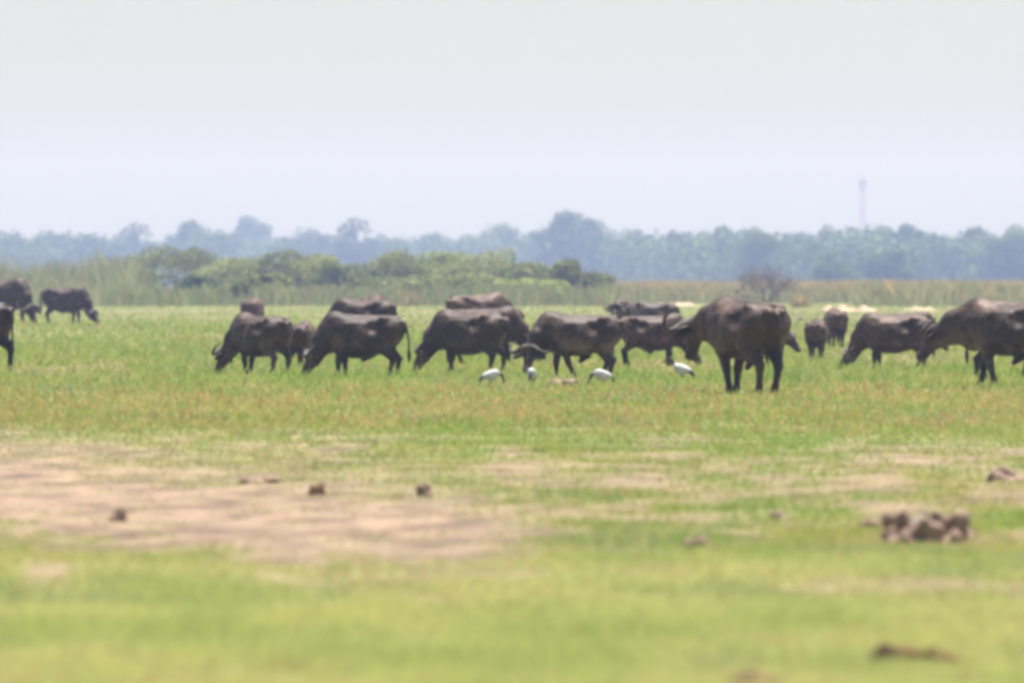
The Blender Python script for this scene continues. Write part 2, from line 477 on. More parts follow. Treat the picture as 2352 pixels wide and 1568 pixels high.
# ------------------------------------------------------------------ meadow grass (uncountable: one object)
def build_grass(N=620000, seed=5):
    rg = np.random.default_rng(seed)
    py = rg.uniform(668, 1640, N)
    y = EYE * FPX / (py - HOR) + rg.normal(0, 0.05, N)
    x = rg.uniform(-0.68, 0.68, N) * W * y / FPX
    so = soil_amount(x, y)
    keep = rg.random(N) > np.clip(so * 1.05 - 0.05, 0, 0.93)
    x, y, so, py = x[keep], y[keep], so[keep], py[keep]
    n = len(x)
    z = hgt(x, y) - 0.005
    tuft = fbm(x * 2.6, y * 0.9, 101, 3)
    big = fbm(x * 0.5, y * 0.07, 111, 3)
    mid = fbm(x * 1.3, y * 0.22, 121, 3)
    ht = (0.035 + 0.085 * tuft ** 1.5) * rg.uniform(.6, 1.5, n)
    ht *= 1 - 0.55 * so
    ht *= 0.75 + 0.5 * sstep(1010, 960, py)
    ht *= 1 + 0.75 * sstep(905, 870, py) * sstep(700, 780, py)
    wd = y / 13640.0 * rg.uniform(0.9, 2.0, n)
    yaw = rg.uniform(0, 2 * np.pi, n)
    lean = rg.normal(0, 1.0, (n, 2))
    dx, dy = np.cos(yaw) * wd / 2, np.sin(yaw) * wd / 2
    v = np.empty((n, 3, 3), np.float32)
    v[:, 0] = np.stack([x - dx, y - dy, z], 1)
    v[:, 1] = np.stack([x + dx, y + dy, z], 1)
    v[:, 2] = np.stack([x + lean[:, 0] * ht, y + lean[:, 1] * ht, z + ht], 1)
    green = np.array([0.178, 0.265, 0.052]); lush = np.array([0.145, 0.250, 0.042])
    yel = np.array([0.285, 0.295, 0.080]); dry = np.array([0.36, 0.285, 0.130]); red = np.array([0.36, 0.18, 0.07])
    cool = np.array([0.185, 0.235, 0.105])
    a = sstep(.36, .66, mid * .6 + tuft * .4)[:, None] * (1 - .55 * sstep(735, 700, py))[:, None]
    col = lush * (1 - a) + yel * a
    b = sstep(.40, .62, big)[:, None]
    col = col * (1 - .55 * b) + green * .55 * b
    nz = (0.68 * sstep(1230, 1330, py) * (.45 + .8 * mid))[:, None]
    col = col * (1 - nz) + np.array([0.485, 0.480, 0.185]) * nz
    # dry stems and reddish seed heads: a belt in front of the herd, and round the bare earth
    belt = sstep(880, 905, py) * sstep(1010, 965, py)
    far_dry = 0.12 * sstep(790, 730, py) * sstep(690, 712, py)
    pd = 0.05 + 0.18 * belt * (0.4 + 1.2 * mid) + 0.55 * so + far_dry * mid + 0.10 * sstep(.55, .7, mid)
    isd = rg.random(n) < pd
    col[isd] = dry
    isr = rg.random(n) < (0.015 + 0.15 * belt * tuft * 1.6 + 0.05 * so)
    col[isr] = red
    isc = rg.random(n) < 0.45 * sstep(.56, .70, fbm(x * .8, y * .15, 131, 3))
    col[isc & ~isd & ~isr] = cool
    col = col * rg.uniform(.82, 1.15, (n, 1)) 
    cols = np.repeat(col, 3, axis=0)
    f = np.arange(n * 3).reshape(n, 3)
    o = mesh_obj("meadow_grass", v.reshape(-1, 3), f, M["grass"], None, False, cols)
    tag(o, "short yellow green grass with dry stems covering the flood plain", "grass", None, "stuff")
build_grass()

# ------------------------------------------------------------------ foliage
def crown_arrays(lobes, n, size, seed, c_lo, c_hi, up=0.15):
    """leaf clumps spread over the shells of several lobes"""
    rg = np.random.default_rng(seed)
    L = np.array(lobes, float)                        # cx cy cz rx ry rz
    w = (L[:, 3] * L[:, 5]); w /= w.sum()
    k = rg.choice(len(L), n, p=w)
    d = rg.normal(0, 1, (n, 3)); d[:, 2] += up; d /= np.linalg.norm(d, axis=1)[:, None]
    wob = 1 + 0.22 * (vnoise(d[:, 0] * 2.3 + k * 7.1, d[:, 2] * 2.3 + d[:, 1] * 1.7, seed) - .5) * 2
    rr = rg.uniform(0.55, 1.0, n) ** 0.5 * wob
    p = L[k, :3] + d * L[k, 3:] * rr[:, None]
    clump = vnoise(p[:, 0] / size * .18 + 31, p[:, 2] / size * .22 + p[:, 1] / size * .1, seed + 5)
    keep = clump > 0.15
    p, d, k, clump = p[keep], d[keep], k[keep], clump[keep]; n = len(p)
    nn = d * 0.8 + rg.normal(0, .7, (n, 3)); nn /= np.linalg.norm(nn, axis=1)[:, None]
    t = np.cross(nn, rg.normal(0, 1, (n, 3))); t /= np.linalg.norm(t, axis=1)[:, None] + 1e-9
    b = np.cross(nn, t)
    s = size * rg.uniform(.5, 1.25, n)[:, None]
    v = np.empty((n, 4, 3))
    v[:, 0] = p - t * s * .5; v[:, 1] = p + b * s * .38; v[:, 2] = p + t * s * .5; v[:, 3] = p - b * s * .38
    a = np.clip(rg.normal(.5, .22, n) + (clump - .5) * .7, 0, 1)[:, None]
    col = np.array(c_lo) * (1 - a) + np.array(c_hi) * a
    return v.reshape(-1, 3), np.arange(n * 4).reshape(n, 4), np.repeat(col, 4, axis=0)

def dome_lobes(seed, w, h, base, n, squash=.85):
    """one main dome with smaller lobes set into its surface, and a skirt low down"""
    r = random.Random(seed); c = Vector((0, 0, base + (h - base) * .44)); R3 = (w * .40, w * .36, (h - base) * .42)
    L = [(c.x, c.y, c.z) + R3]
    for i in range(n):
        az = i * 2.4 + r.uniform(-.4, .4); e = math.asin(min(1, r.uniform(.05, 1.0)))
        d = (math.cos(az) * math.cos(e), math.sin(az) * math.cos(e), math.sin(e))
        rad = w * r.uniform(.12, .21); rz = rad * r.uniform(.7, 1.0) * squash
        k = r.uniform(.70, .98)
        z = min(c.z + d[2] * R3[2] * k, h - rz)
        L.append((c.x + d[0] * R3[0] * k, c.y + d[1] * R3[1] * k, z, rad, rad, rz))
    for i in range(5):
        L.append((w * (-.40 + .20 * i), r.uniform(-.3, .15) * w, base + (h - base) * r.uniform(.14, .24), w * .17, w * .17, (h - base) * r.uniform(.20, .30)))
    return L

def tree_lobes(seed, w, h, base):
    return dome_lobes(seed, w, h, base, 13)

def make_tree(seed, w=10.0, h=13.0, base=1.0, n=4200, size=0.60, c_lo=(.050, .088, .034), c_hi=(.18, .24, .085)):
    v, f, c = crown_arrays(tree_lobes(seed, w, h, base), n, size, seed, c_lo, c_hi)
    crown = mesh_obj("crown", v, f, M["leaf_tree"], None, False, c)
    r = random.Random(seed + 100); mb = MB()
    fork = Vector((r.uniform(-.3, .3), 0, h * .30))
    mb.tube([(0, 0, -.3), (r.uniform(-.15, .15), 0, h * .15), fork], [.42, .32, .26], 7)
    for i in range(5):
        a = r.uniform(0, 6.28); l = r.uniform(.25, .42)
        e = Vector((math.cos(a) * w * l, math.sin(a) * w * l, h * r.uniform(.6, .85)))
        mb.tube([fork, fork.lerp(e, .5) + Vector((0, 0, h * .05)), e], [.2, .12, .04], 5)
    trunk = mb.build("trunk", M["bark"])
    return crown, trunk

tree_protos = [make_tree(200 + i) for i in range(7)]
used = set()
def put_tree(px, top_py, width_px, d, label, proto, group=None, name="far_tree"):
    d = d * (1.8 - .42 * min(1, max(0, (px - 1150) / 500))); s = FPX / d
    x = (px - W / 2) / s
    hh = EYE + (HOR - top_py) / s; ww = width_px / s
    t = thing(name, (x, d, 0), 0)
    t.scale = (ww / 8.2, (ww / 10.0 + hh / 13.0) / 2, hh / 13.0)
    for o in tree_protos[proto % len(tree_protos)]:
        if o.name in used:
            c = o.copy(); C.objects.link(c)
        else:
            c = o; used.add(o.name)
        c.parent = t
    tag(t, label, "tree", group)

far = [
 (20, 528, 95, 2350, "low hazy tree at the far left edge of the tree line", 0),
 (142, 517, 130, 2300, "broad blue hazed tree above the leftmost standing reeds", 1),
 (238, 534, 110, 2250, "low rounded tree between two taller ones left of the dark bush", 2),
 (322, 507, 135, 2320, "rounded hazy tree rising behind the dark domed bush", 3),
 (442, 497, 110, 2280, "tall square topped hazy tree left of the palest tree", 4),
 (508, 508, 80, 2260, "narrow hazy tree leaning against the palest tree's left side", 6),
 (572, 486, 112, 2700, "palest feathery tree, faded by haze, on the left half", 5),
 (640, 534, 100, 2300, "low hazy tree in the dip right of the palest tree", 0),
 (710, 506, 112, 2330, "hazy tree with ragged top left of the pointed dome tree", 2),
 (825, 496, 140, 2200, "dark blue dome shaped tree with knob top left of centre", 3),
 (915, 534, 110, 2400, "low pale tree at the lowest dip of the tree line", 1),
 (1000, 527, 120, 2450, "low brownish tree in the dip left of centre", 4),
 (1075, 522, 90, 2350, "small rounded tree leaning on the left of the peaked centre tree", 6),
 (1148, 496, 120, 2320, "peaked hazy tree left of the tallest tree", 0),
 (1308, 474, 168, 2200, "tallest tree of the far tree line, dark and many lobed", 5),
 (1405, 520, 90, 2350, "small hazy tree at the right foot of the tallest tree", 3),
 (1455, 509, 100, 2330, "rounded green tinted tree right of the tallest tree", 2),
 (1570, 513, 120, 2320, "wide low hazy tree above the sandbank in the middle", 1),
 (1662, 510, 80, 2300, "small bluish tree just left of the spiky dark tree", 4),
 (1738, 501, 86, 2150, "dark spiky topped tree above the leafless shrub", 6),
 (1832, 519, 120, 2350, "low rounded tree right of the spiky dark tree", 0),
 (1904, 511, 74, 2250, "small dark pointed tree left of the mast", 3),
 (2022, 498, 130, 2300, "broad dome tree at the foot of the mast", 2),
 (2085, 505, 100, 2350, "rounded tree immediately right of the mast's broad tree", 5),
 (2165, 520, 110, 2320, "low tree in the shallow dip right of the mast", 1),
 (2246, 512, 110, 2280, "broad tree second from the right edge of the tree line", 4),
 (2338, 496, 110, 2250, "tall tree cut by the right edge of the picture", 6),
 (1912, 574, 100, 1750, "small nearer tree with grey violet crown below the mast", 3),
 (2040, 556, 120, 1900, "yellowish green nearer tree below the mast, right side", 0),
]
for i, (px, ty, w, d, lab, pr) in enumerate(far):
    put_tree(px, ty, w, d, lab, pr, "far trees of the tree line")

# the wood below and beyond them: one hazy mass
def woodland():
    rg = random.Random(77); V = []; F = []; Cc = []; off = 0
    for i in range(105):
        px = -420 + 3200 * (i + rg.random()) / 105
        d = rg.uniform(3850, 4700) * (1 - .22 * min(1, max(0, (px - 1150) / 500))); s = FPX / d
        ty = rg.uniform(536, 580) if i % 2 else rg.uniform(520, 544)
        if px < -20 or px > 2380: ty -= rg.uniform(0, 50)
        h = EYE + (HOR - ty) / s; w = rg.uniform(15, 27)
        v, f, c = crown_arrays(tree_lobes(900 + i, w, h, 0.2), 1100, 1.35, 900 + i, (.050, .088, .034), (.18, .24, .09))
        v = v + np.array([(px - W / 2) / s, d, 0]); c = c * rg.uniform(.8, 1.3)
        V.append(v); F.append(f + off); Cc.append(c); off += len(v)
    o = mesh_obj("far_woodland", np.concatenate(V), np.concatenate(F), M["leaf_tree"], None, False, np.concatenate(Cc))
    tag(o, "hazy blue green wood filling the tree line on the horizon", "woodland", None, "stuff")
woodland()

# bushes along the far bank
def bush_lobes(seed, w, h):
    return dome_lobes(seed, w, h, 0.0, 12, .75)

def bush(px, top, wpx, base_py, label, seed, c_lo, c_hi, n=6500, size=.27, name="bush", cat="bush"):
    d = depth_of(base_py); s = FPX / d
    h = (base_py - top) / s; w = wpx * 1.42 / s
    x = (px - W / 2) / s
    t = thing(name, (x, d, float(hgt(x, d)) - .02))
    v, f, c = crown_arrays(bush_lobes(seed, w, h), n, size, seed, c_lo, c_hi, .3)
    v[:, 2] = np.maximum(v[:, 2], -.02)
    mesh_obj("crown", v, f, M["leaf_bush"], t, False, c)
    r = random.Random(seed); mb = MB()
    for i in range(7):
        a = r.uniform(0, 6.28); e = Vector((math.cos(a) * w * r.uniform(.05, .22), math.sin(a) * w * .2, h * r.uniform(.35, .6)))
        b = Vector((r.uniform(-.25, .25), r.uniform(-.2, .2), -.1))
        mb.tube([b, b.lerp(e, .5) + Vector((0, 0, .25)), e], [.075, .05, .015], 5)
    mb.build("trunk", M["bark"], t)
    tag(t, label, cat, "bushes on the far bank")

OL, OH = (.150, .180, .058), (.370, .385, .135)
GL, GH = (.155, .20, .06), (.39, .43, .135)
DL, DH = (.110, .135, .055), (.31, .33, .12)
bushes = [
 (385, 562, 205, 688, "tall dark domed bush with a shaded hollow on the left", 301, DL, DH),
 (300, 600, 90, 690, "small olive bush at the left foot of the dark domed bush", 302, OL, OH),
 (548, 592, 160, 690, "low olive bush between the dark dome and the humped bush", 303, OL, OH),
 (672, 560, 165, 691, "tall humped olive bush behind the left buffalo group", 304, OL, OH),
 (742, 580, 110, 692, "olive bush sloping down on the right of the humped bush", 305, OL, OH),
 (815, 606, 130, 692, "low bush in the dip left of the bright green bushes", 306, DL, DH),
 (925, 568, 150, 690, "upright green bush right of the dip", 307, OL, OH),
 (1015, 574, 150, 690, "brightest yellow green bush of the row", 308, GL, GH),
 (1112, 567, 160, 691, "tall green bush behind the centre buffalo group", 309, OL, OH),
 (1215, 602, 150, 692, "olive bush descending right of the tall centre bush", 310, OL, OH),
 (1302, 586, 78, 694, "rounded bush with twiggy top at the right end of the row", 311, OL, OH),
 (1350, 622, 110, 694, "last low bush before the open reeds", 312, OL, OH),
 (615, 628, 120, 700, "low grey green shrub under the humped olive bush", 313, OL, OH),
 (900, 632, 150, 700, "low dark shrub in front of the upright green bush", 314, DL, DH),
 (1060, 628, 160, 700, "broad low shrub at the foot of the tall centre bush", 315, OL, OH),
 (1210, 640, 150, 700, "low shrub at the foot of the descending olive bush", 316, GL, GH),
 (455, 630, 80, 698, "small light green shrub beside the pale sandbank", 317, (.08, .12, .05), (.20, .25, .10)),
]
for b in bushes:
    bush(*b)
def dry_clump(px, top, wpx, base_py, label, seed):
    rg = np.random.default_rng(seed); d = depth_of(base_py); s = FPX / d
    h = (base_py - top) / s; w = wpx / s; x = (px - W / 2) / s; n = 420
    t = thing("dry_clump", (x, d, float(hgt(x, d)) - .02))
    bx = rg.normal(0, w * .24, n); by = rg.normal(0, w * .3, n)
    ht = h * rg.uniform(.45, 1.1, n) * np.exp(-(bx / (w * .5)) ** 2)
    wd = rg.uniform(.03, .07, n); ln = rg.normal(0, .3, (n, 2)) * ht[:, None] + np.stack([bx, by], 1) * .25
    v = np.empty((n, 3, 3)); z = np.zeros(n)
    v[:, 0] = np.stack([bx - wd, by, z], 1); v[:, 1] = np.stack([bx + wd, by, z], 1)
    v[:, 2] = np.stack([bx + ln[:, 0], by + ln[:, 1], ht], 1)
    a = rg.random((n, 1)); col = np.array([.30, .25, .11]) * a + np.array([.46, .36, .18]) * (1 - a)
    mesh_obj("stems", v.reshape(-1, 3), np.arange(n * 3).reshape(n, 3), M["reed"], t, False, np.repeat(col, 3, axis=0))
    tag(t, label, "dry clump", "dry clumps on the far bank")
for px, top, w, base, lab, sd_ in ((395, 662, 36, 697, "ochre dry clump below the dark domed bush", 331),
                                   (738, 655, 48, 702, "ochre dry clump left of the low dip in the bushes", 332),
                                   (945, 658, 45, 703, "orange dry clump behind the gap before the centre group", 333),
                                   (1842, 660, 36, 706, "dry ochre clump right of the leafless shrub", 334)):
    dry_clump(px, top + 8, w * 1.1, base, lab, sd_)

# leafless shrub
def bare_shrub(px, top, base_py, label):
    d = depth_of(base_py); s = FPX / d; h = (base_py - top) / s; x = (px - W / 2) / s
    t = thing("leafless_shrub", (x, d, float(hgt(x, d)) - .02)); r = random.Random(8)
    tr, tw = MB(), MB(); tips = []
    def grow(p, dr, ln, rad, lev):
        q = p + dr * ln
        m = p.lerp(q, .5) + Vector((r.uniform(-.06, .06), r.uniform(-.06, .06), 0)) * ln
        (tr if lev < 2 else tw).tube([p, m, q], [rad, rad * .8, rad * .62], 5 if lev < 2 else 3)
        if lev == 4: tips.append(q); return
        for i in range(4 if lev < 3 else 3):
            nd = (dr + Vector((r.gauss(0, .62), r.gauss(0, .55), r.gauss(.02, .32)))).normalized()
            grow(q if i else m, nd, ln * r.uniform(.62, .9), rad * .52, lev + 1)
    for i in range(6):
        a = i * 1.05; grow(Vector((.12 * math.cos(a), .12 * math.sin(a), 0)),
                           Vector((math.cos(a) * .75, math.sin(a) * .6, 1)).normalized(), h * .29, .07, 0)
    tr.build("trunk", M["twig"], t); tw.build("twigs", M["twig"], t)
    rg = np.random.default_rng(3); P = np.array([tuple(q) for q in tips]); P = P[rg.random(len(P)) < .22]
    v = (P[:, None, :] + rg.normal(0, .09, (len(P), 4, 3)))
    col = np.repeat(np.where(rg.random((len(P), 1)) < .4, [[.13, .14, .05]], [[.19, .15, .10]]), 4, axis=0)
    mesh_obj("crown", v.reshape(-1, 3), np.arange(len(P) * 4).reshape(-1, 4), M["leaf_bush"], t, False, col)
    tag(t, label, "shrub")
    return t
bare_shrub(1762, 592, 697, "spreading leafless grey shrub behind the largest buffalo")

# reeds
def reeds(name, label, zones, seed):
    rg = np.random.default_rng(seed); VV = []; CC = []
    for (n, px0, px1, d0, d1, h0, h1, c_lo, c_hi, tip, clmp) in zones:
        y = rg.uniform(d0, d1, n); s = FPX / y
        px = rg.uniform(px0, px1, n)
        x = (px - W / 2) / s
        cl = fbm(x * .45, y * .08, seed + 3, 3)
        keep = rg.random(n) < sstep(.30, .60, cl) * clmp + (1 - clmp)
        x, y, cl = x[keep], y[keep], cl[keep]; n = len(x)
        ht = (h0 + (h1 - h0) * (.25 * rg.random(n) + .75 * sstep(.3, .72, cl))) * rg.uniform(.7, 1.12, n)
        wd = rg.uniform(.04, .11, n); yaw = rg.normal(0, .7, n)
        dx, dy = np.cos(yaw) * wd / 2, np.sin(yaw) * wd / 2
        lean = rg.normal(0, .3, (n, 2)) * ht[:, None]
        z = hgt(x, y) - .02
        v = np.empty((n, 5, 3))
        v[:, 0] = np.stack([x - dx, y - dy, z], 1); v[:, 1] = np.stack([x + dx, y + dy, z], 1)
        v[:, 2] = np.stack([x + dx + lean[:, 0] * .4, y + dy + lean[:, 1] * .4, z + ht * .62], 1)
        v[:, 3] = np.stack([x + lean[:, 0], y + lean[:, 1], z + ht], 1)
        v[:, 4] = np.stack([x - dx + lean[:, 0] * .4, y - dy + lean[:, 1] * .4, z + ht * .62], 1)
        a = np.clip(rg.normal(.5, .25, n) + (cl - .5), 0, 1)[:, None]
        col = np.array(c_lo) * (1 - a) + np.array(c_hi) * a
        dryb = rg.random(n) < .15
        col[dryb] = np.array([.33, .27, .14])
        c5 = np.repeat(col[:, None, :], 5, axis=1)
        tp = rg.random(n) < tip
        c5[tp, 3] = [.62, .46, .23]; c5[tp, 2] = c5[tp, 2] * .35 + np.array([.56, .41, .20]) * .65; c5[tp, 4] = c5[tp, 2]
        VV.append(v.reshape(-1, 3)); CC.append(c5.reshape(-1, 3))
    V = np.concatenate(VV); Cc = np.concatenate(CC)
    o = mesh_obj(name, V, np.arange(len(V)).reshape(-1, 5), M["reed"], None, False, Cc)
    tag(o, label, "reeds", None, "stuff")
RG0, RG1 = (.20, .235, .105), (.42, .44, .21)
reeds("reed_bed", "tall green reeds standing behind the far left buffalo", [
    (9500, -420, 330, 950, 1090, .8, 3.9, RG0, RG1, .06, .9),
    (7000, -420, 330, 850, 960, .15, 1.9, RG0, RG1, .15, .95)], 41)
reeds("reed_bed", "low tan topped reeds along the far bank on the right", [
    (15000, 1330, 2800, 1020, 1180, 1.35, 1.75, RG0, RG1, .9, .1),
    (12000, 1360, 2800, 960, 1020, .6, 1.45, RG0, RG1, .35, .35),
    (5000, 1960, 2800, 840, 940, .5, 1.9, RG0, RG1, .35, .8)], 43)
reeds("reed_bed", "fringe of short reeds at the foot of the bush row", [
    (16000, 250, 1420, 860, 965, .15, 1.6, (.17, .215, .085), (.36, .40, .17), .12, .75)], 45)

# ------------------------------------------------------------------ mast
def mast(px, top, d, label):
    s = FPX / d; x = (px - W / 2) / s; hgt_m = EYE + (HOR - top) / s
    t = thing("lattice_mast", (x, d, 0))
    hs = hgt_m - 1.2; w0, w1 = 1.5, .85
    cs = [(-1, -1), (1, -1), (1, 1), (-1, 1)]
    for cx, cy in cs:
        MB().tube([(cx * w0, cy * w0, -.3), (cx * w1, cy * w1, hs)], [.17, .13], 6).build("leg", M["red_paint"], t)
    nb = 14
    for i in range(nb):
        z0, z1 = hs * i / nb, hs * (i + 1) / nb
        a, b = w0 + (w1 - w0) * i / nb, w0 + (w1 - w0) * (i + 1) / nb
        mb = MB()
        for k in range(4):
            c0, c1 = cs[k], cs[(k + 1) % 4]
            mb.tube([(c0[0] * a, c0[1] * a, z0), (c1[0] * b, c1[1] * b, z1)], [.08, .08], 4)
            mb.tube([(c1[0] * a, c1[1] * a, z0), (c0[0] * b, c0[1] * b, z1)], [.08, .08], 4)
            mb.tube([(c0[0] * b, c0[1] * b, z1), (c1[0] * b, c1[1] * b, z1)], [.08, .08], 4)
        mb.build("bracing", M["red_paint"] if i % 2 else M["steel"], t)
    MB().box((0, 0, hs - 3.6), (2.9, 2.9, .16)).build("platform", M["steel"], t, False)
    for k in range(9):
        a = k * 2 * math.pi / 9
        o = MB().box((0, 0, 0), (.5, .3, 3.2)).build("antenna_panel", M["panel_grey"], t, False)
        o.location = (1.55 * math.cos(a), 1.55 * math.sin(a), hs - 2.0 + (.25 if k % 3 == 0 else 0)); o.rotation_euler = (0, 0, a + math.pi / 2)
    for k, zz in enumerate((hs - 4.4, hs - 5.0)):
        o = MB().tube([(0, 0, -.12), (0, 0, .12), (0, 0, .3)], [.5, .62, .2], 14).build("dish", M["panel_grey"], t)
        o.location = (.75 if k else -.75, -.5, zz); o.rotation_euler = (R(90), 0, R(20 - 40 * k))
    MB().tube([(0, 0, hs), (0, 0, hgt_m)], [.05, .025], 5).build("lightning_rod", M["steel"], t)
    tag(t, label, "mast")
mast(1981, 404, 6000, "distant lattice telecom mast with antenna cluster on top")
def pole(px, top, d, label):
    s = FPX / d; x = (px - W / 2) / s; h = EYE + (HOR - top) / s
    t = thing("thin_mast", (x, d, 0))
    MB().tube([(0, 0, -.3), (0, 0, h * .5), (0, 0, h)], [.14, .12, .07], 6).build("pole", M["steel"], t)
    MB().tube([(0, 0, h - .1), (0, 0, h + .7)], [.03, .02], 5).build("tip_rod", M["steel"], t)
    tag(t, label, "mast")
pole(2192, 464, 6000, "very thin distant pole above the trees at right")
pole(797, 448, 6100, "very thin distant pole left of the dome shaped tree")

# ------------------------------------------------------------------ buffalo
ST = np.array([  # x, top, bottom, half width
    (-0.99, 1.17, 1.03, .05), (-0.93, 1.27, .88, .17), (-0.82, 1.36, .75, .27), (-0.64, 1.405, .65, .33),
    (-0.42, 1.390, .545, .37), (-0.14, 1.375, .465, .45), (0.14, 1.39, .46, .45), (0.36, 1.44, .49, .39),
    (0.52, 1.465, .54, .335), (0.68, 1.43, .62, .28), (0.82, 1.33, .74, .20), (0.90, 1.18, .95, .05)])
XT = np.linspace(-1.05, .96, 260)
def sm_table(col):
    v = np.interp(XT, ST[:, 0], col); k = np.exp(-np.linspace(-2, 2, 17) ** 2); k /= k.sum()
    return np.convolve(np.pad(v, 8, mode='edge'), k, 'valid')
T_TOP, T_BOT, T_W = sm_table(ST[:, 1]), sm_table(ST[:, 2]), sm_table(ST[:, 3])

def leg_pts(front, side, swing, bend, z0=0.0):
    if front:
        piv = Vector((.42, side * .18, .98))
        pts = [((.46, .20, 1.08), .17), ((.40, .195, .72), .115), ((.43, .165, .41), .064), ((.42, .16, .14), .044), ((.45, .16, .045), .064)]
        kn = 2
    else:
        piv = Vector((-.62, side * .2, 1.05))
        pts = [((-.66, .19, 1.10), .205), ((-.50, .215, .74), .155), ((-.78, .165, .46), .068), ((-.72, .16, .15), .046), ((-.69, .16, .045), .066)]
        kn = 2
    P = [Vector((p[0][0], p[0][1] * side, p[0][2])) for p in pts]; rad = [p[1] for p in pts]
    def rot(p, c, a):
        d = p - c; ca, sa = math.cos(a), math.sin(a)
        return Vector((c.x + d.x * ca - d.z * sa, p.y, c.z + d.x * sa + d.z * ca))
    a = R(swing); b = R(bend)
    Q = [P[0]] + [rot(p, piv, a) for p in P[1:]]
    for i in range(kn + 1, len(Q)): Q[i] = rot(Q[i], Q[kn], -b)
    k = (piv.z - .045 - z0) / (piv.z - Q[-1].z)
    Q = [Q[0]] + [Vector((q.x, q.y, piv.z - (piv.z - q.z) * k)) for q in Q[1:]]
    return Q, rad

def buffalo_body(pose, vox):
    legs = [leg_pts(True, 1, *pose["fl"]), leg_pts(True, -1, *pose["fr"]), leg_pts(False, 1, *pose["hl"]), leg_pts(False, -1, *pose["hr"])]
    O = Vector(pose["poll"]); f = Vector(pose["dir"]).normalized()
    upref = Vector((0, 0, 1)) if abs(f.z) < .75 else Vector((1, 0, .35))
    lat = (Vector(pose.get("lat", (0, 1, 0)))); lat = (lat - f * lat.dot(f)).normalized()
    u = f.cross(lat)
    if u.dot(Vector((1, 0, 1))) < 0: u = -u
    Hd = lambda a, b, c: O + f * a + lat * b + u * c
    mz = Hd(.5, 0, -.07)
    allp = [q for l in legs for q in l[0]] + [O, mz]
    lo = [min(min(p[i] for p in allp), (-1.05, -.48, 0)[i]) - .17 for i in range(3)]
    hi = [max(max(p[i] for p in allp), (.95, .48, 1.52)[i]) + .17 for i in range(3)]
    lo[2] = -.05; hi[2] = max(1.56, O.z + .2)
    P = grid(lo, hi, vox)
    x, y, z = P[..., 0], P[..., 1], P[..., 2]
    top = np.interp(x, XT, T_TOP); bot = np.interp(x, XT, T_BOT); wd = np.interp(x, XT, T_W)
    fat = pose.get("fat", 1.0); wd = wd * fat
    bot = bot + pose.get("lift", 0.0) * sstep(-.95, -.3, x) * sstep(.9, .5, x)
    cz = bot + (top - bot) * .48
    hh = np.where(z > cz, top - cz, cz - bot)
    q = ((np.abs(y) / wd) ** 2.25 + (np.abs(z - cz) / hh) ** 2.25) ** (1 / 2.25) - 1
    D = (q * np.minimum(wd, hh) * .9).astype(np.float32)
    D = np.maximum(D, np.maximum(x - .92, -1.01 - x))
    # hips, shoulder blades, brisket, flank hollows
    for s in (1, -1):
        add_ell(D, P, (-.57, s * .265, 1.315), (.12, .085, .075), .07)
        add_ell(D, P, (-.91, s * .11, 1.24), (.09, .06, .07), .06)
        add_ell(D, P, (.44, s * .235, 1.12), (.15, .09, .26), .08)
        add_ell(D, P, (-.36, s * .445, 1.18), (.17, .15, .17), .12, True)
        add_ell(D, P, (.16, s * .515, 1.10), (.10, .13, .28), .12, True)
    for i in range(6):                                  # faint ribs
        xr = -.22 + i * .085
        for s in (1, -1):
            add_cap(D, P, (xr + .05, s * .33 * fat, 1.22), (xr - .02, s * .375 * fat, .90), .022, .022, .05)
    add_cap(D, P, (-.85, 0, 1.36), (.3, 0, 1.40), .025, .03, .06)
    add_ell(D, P, (-.74, 0, .70), (.05, .03, .05), .05)
    add_ell(D, P, (.72, 0, .80), (.17, .12, .17), .12)
    if pose.get("bull"):
        add_cap(D, P, (-.22, 0, .54), (-.06, 0, .43), .07, .045, .08)
    # neck: crest and throat lines
    sh_hi, sh_lo = Vector((.60, 0, 1.24)), Vector((.66, 0, .98))
    mid = sh_hi.lerp(O, .55) + Vector((.03, 0, .03))
    add_cap(D, P, sh_hi, mid, .225, .17, .14)
    add_cap(D, P, mid, Hd(.0, 0, -.05), .17, .125, .08)
    add_cap(D, P, sh_lo, Hd(.10, 0, -.16), .20, .095, .12)
    # head
    add_cap(D, P, Hd(.0, 0, -.045), Hd(.28, 0, -.055), .132, .092, .07)
    add_cap(D, P, Hd(.28, 0, -.055), Hd(.46, 0, -.065), .092, .074, .05)
    add_cap(D, P, Hd(.465, .034, -.07), Hd(.465, -.034, -.07), .068, .068, .05)
    add_cap(D, P, Hd(.08, 0, -.14), Hd(.42, 0, -.115), .085, .045, .06)
    for s in (1, -1):
        add_cap(D, P, Hd(.12, s * .095, .0), Hd(.20, s * .085, .0), .036, .03, .04)
    # legs
    for Q, rad in legs:
        for i in range(len(Q) - 1):
            add_cap(D, P, Q[i], Q[i + 1], rad[i], rad[i + 1], .09 if i == 0 else .05)
    D = np.maximum(D, -z)
    V, Qd = surface_nets(D, lo, vox)
    return V, Qd, Hd, lat, f, u

def horn_mesh(Hd, s, size, boss):
    pts = [(.0, .015, .085), (.01, .10, .088), (.045, .19, .065), (.085, .29, .03), (.085, .385, .0), (.02, .455, -.02), (-.08, .475, -.03), (-.18, .43, -.03), (-.25, .365, -.02)]
    rad = [.062 * boss, .072 * boss, .060 * boss, .046, .040, .034, .026, .015, .004]
    P = []
    for a, b, c in pts:
        k = size if b > .1 else 1
        P.append(Hd(a * size, s * (.1 + (b - .1) * k) if b > .1 else s * b, c))
    return MB().tube(P, rad, 9)

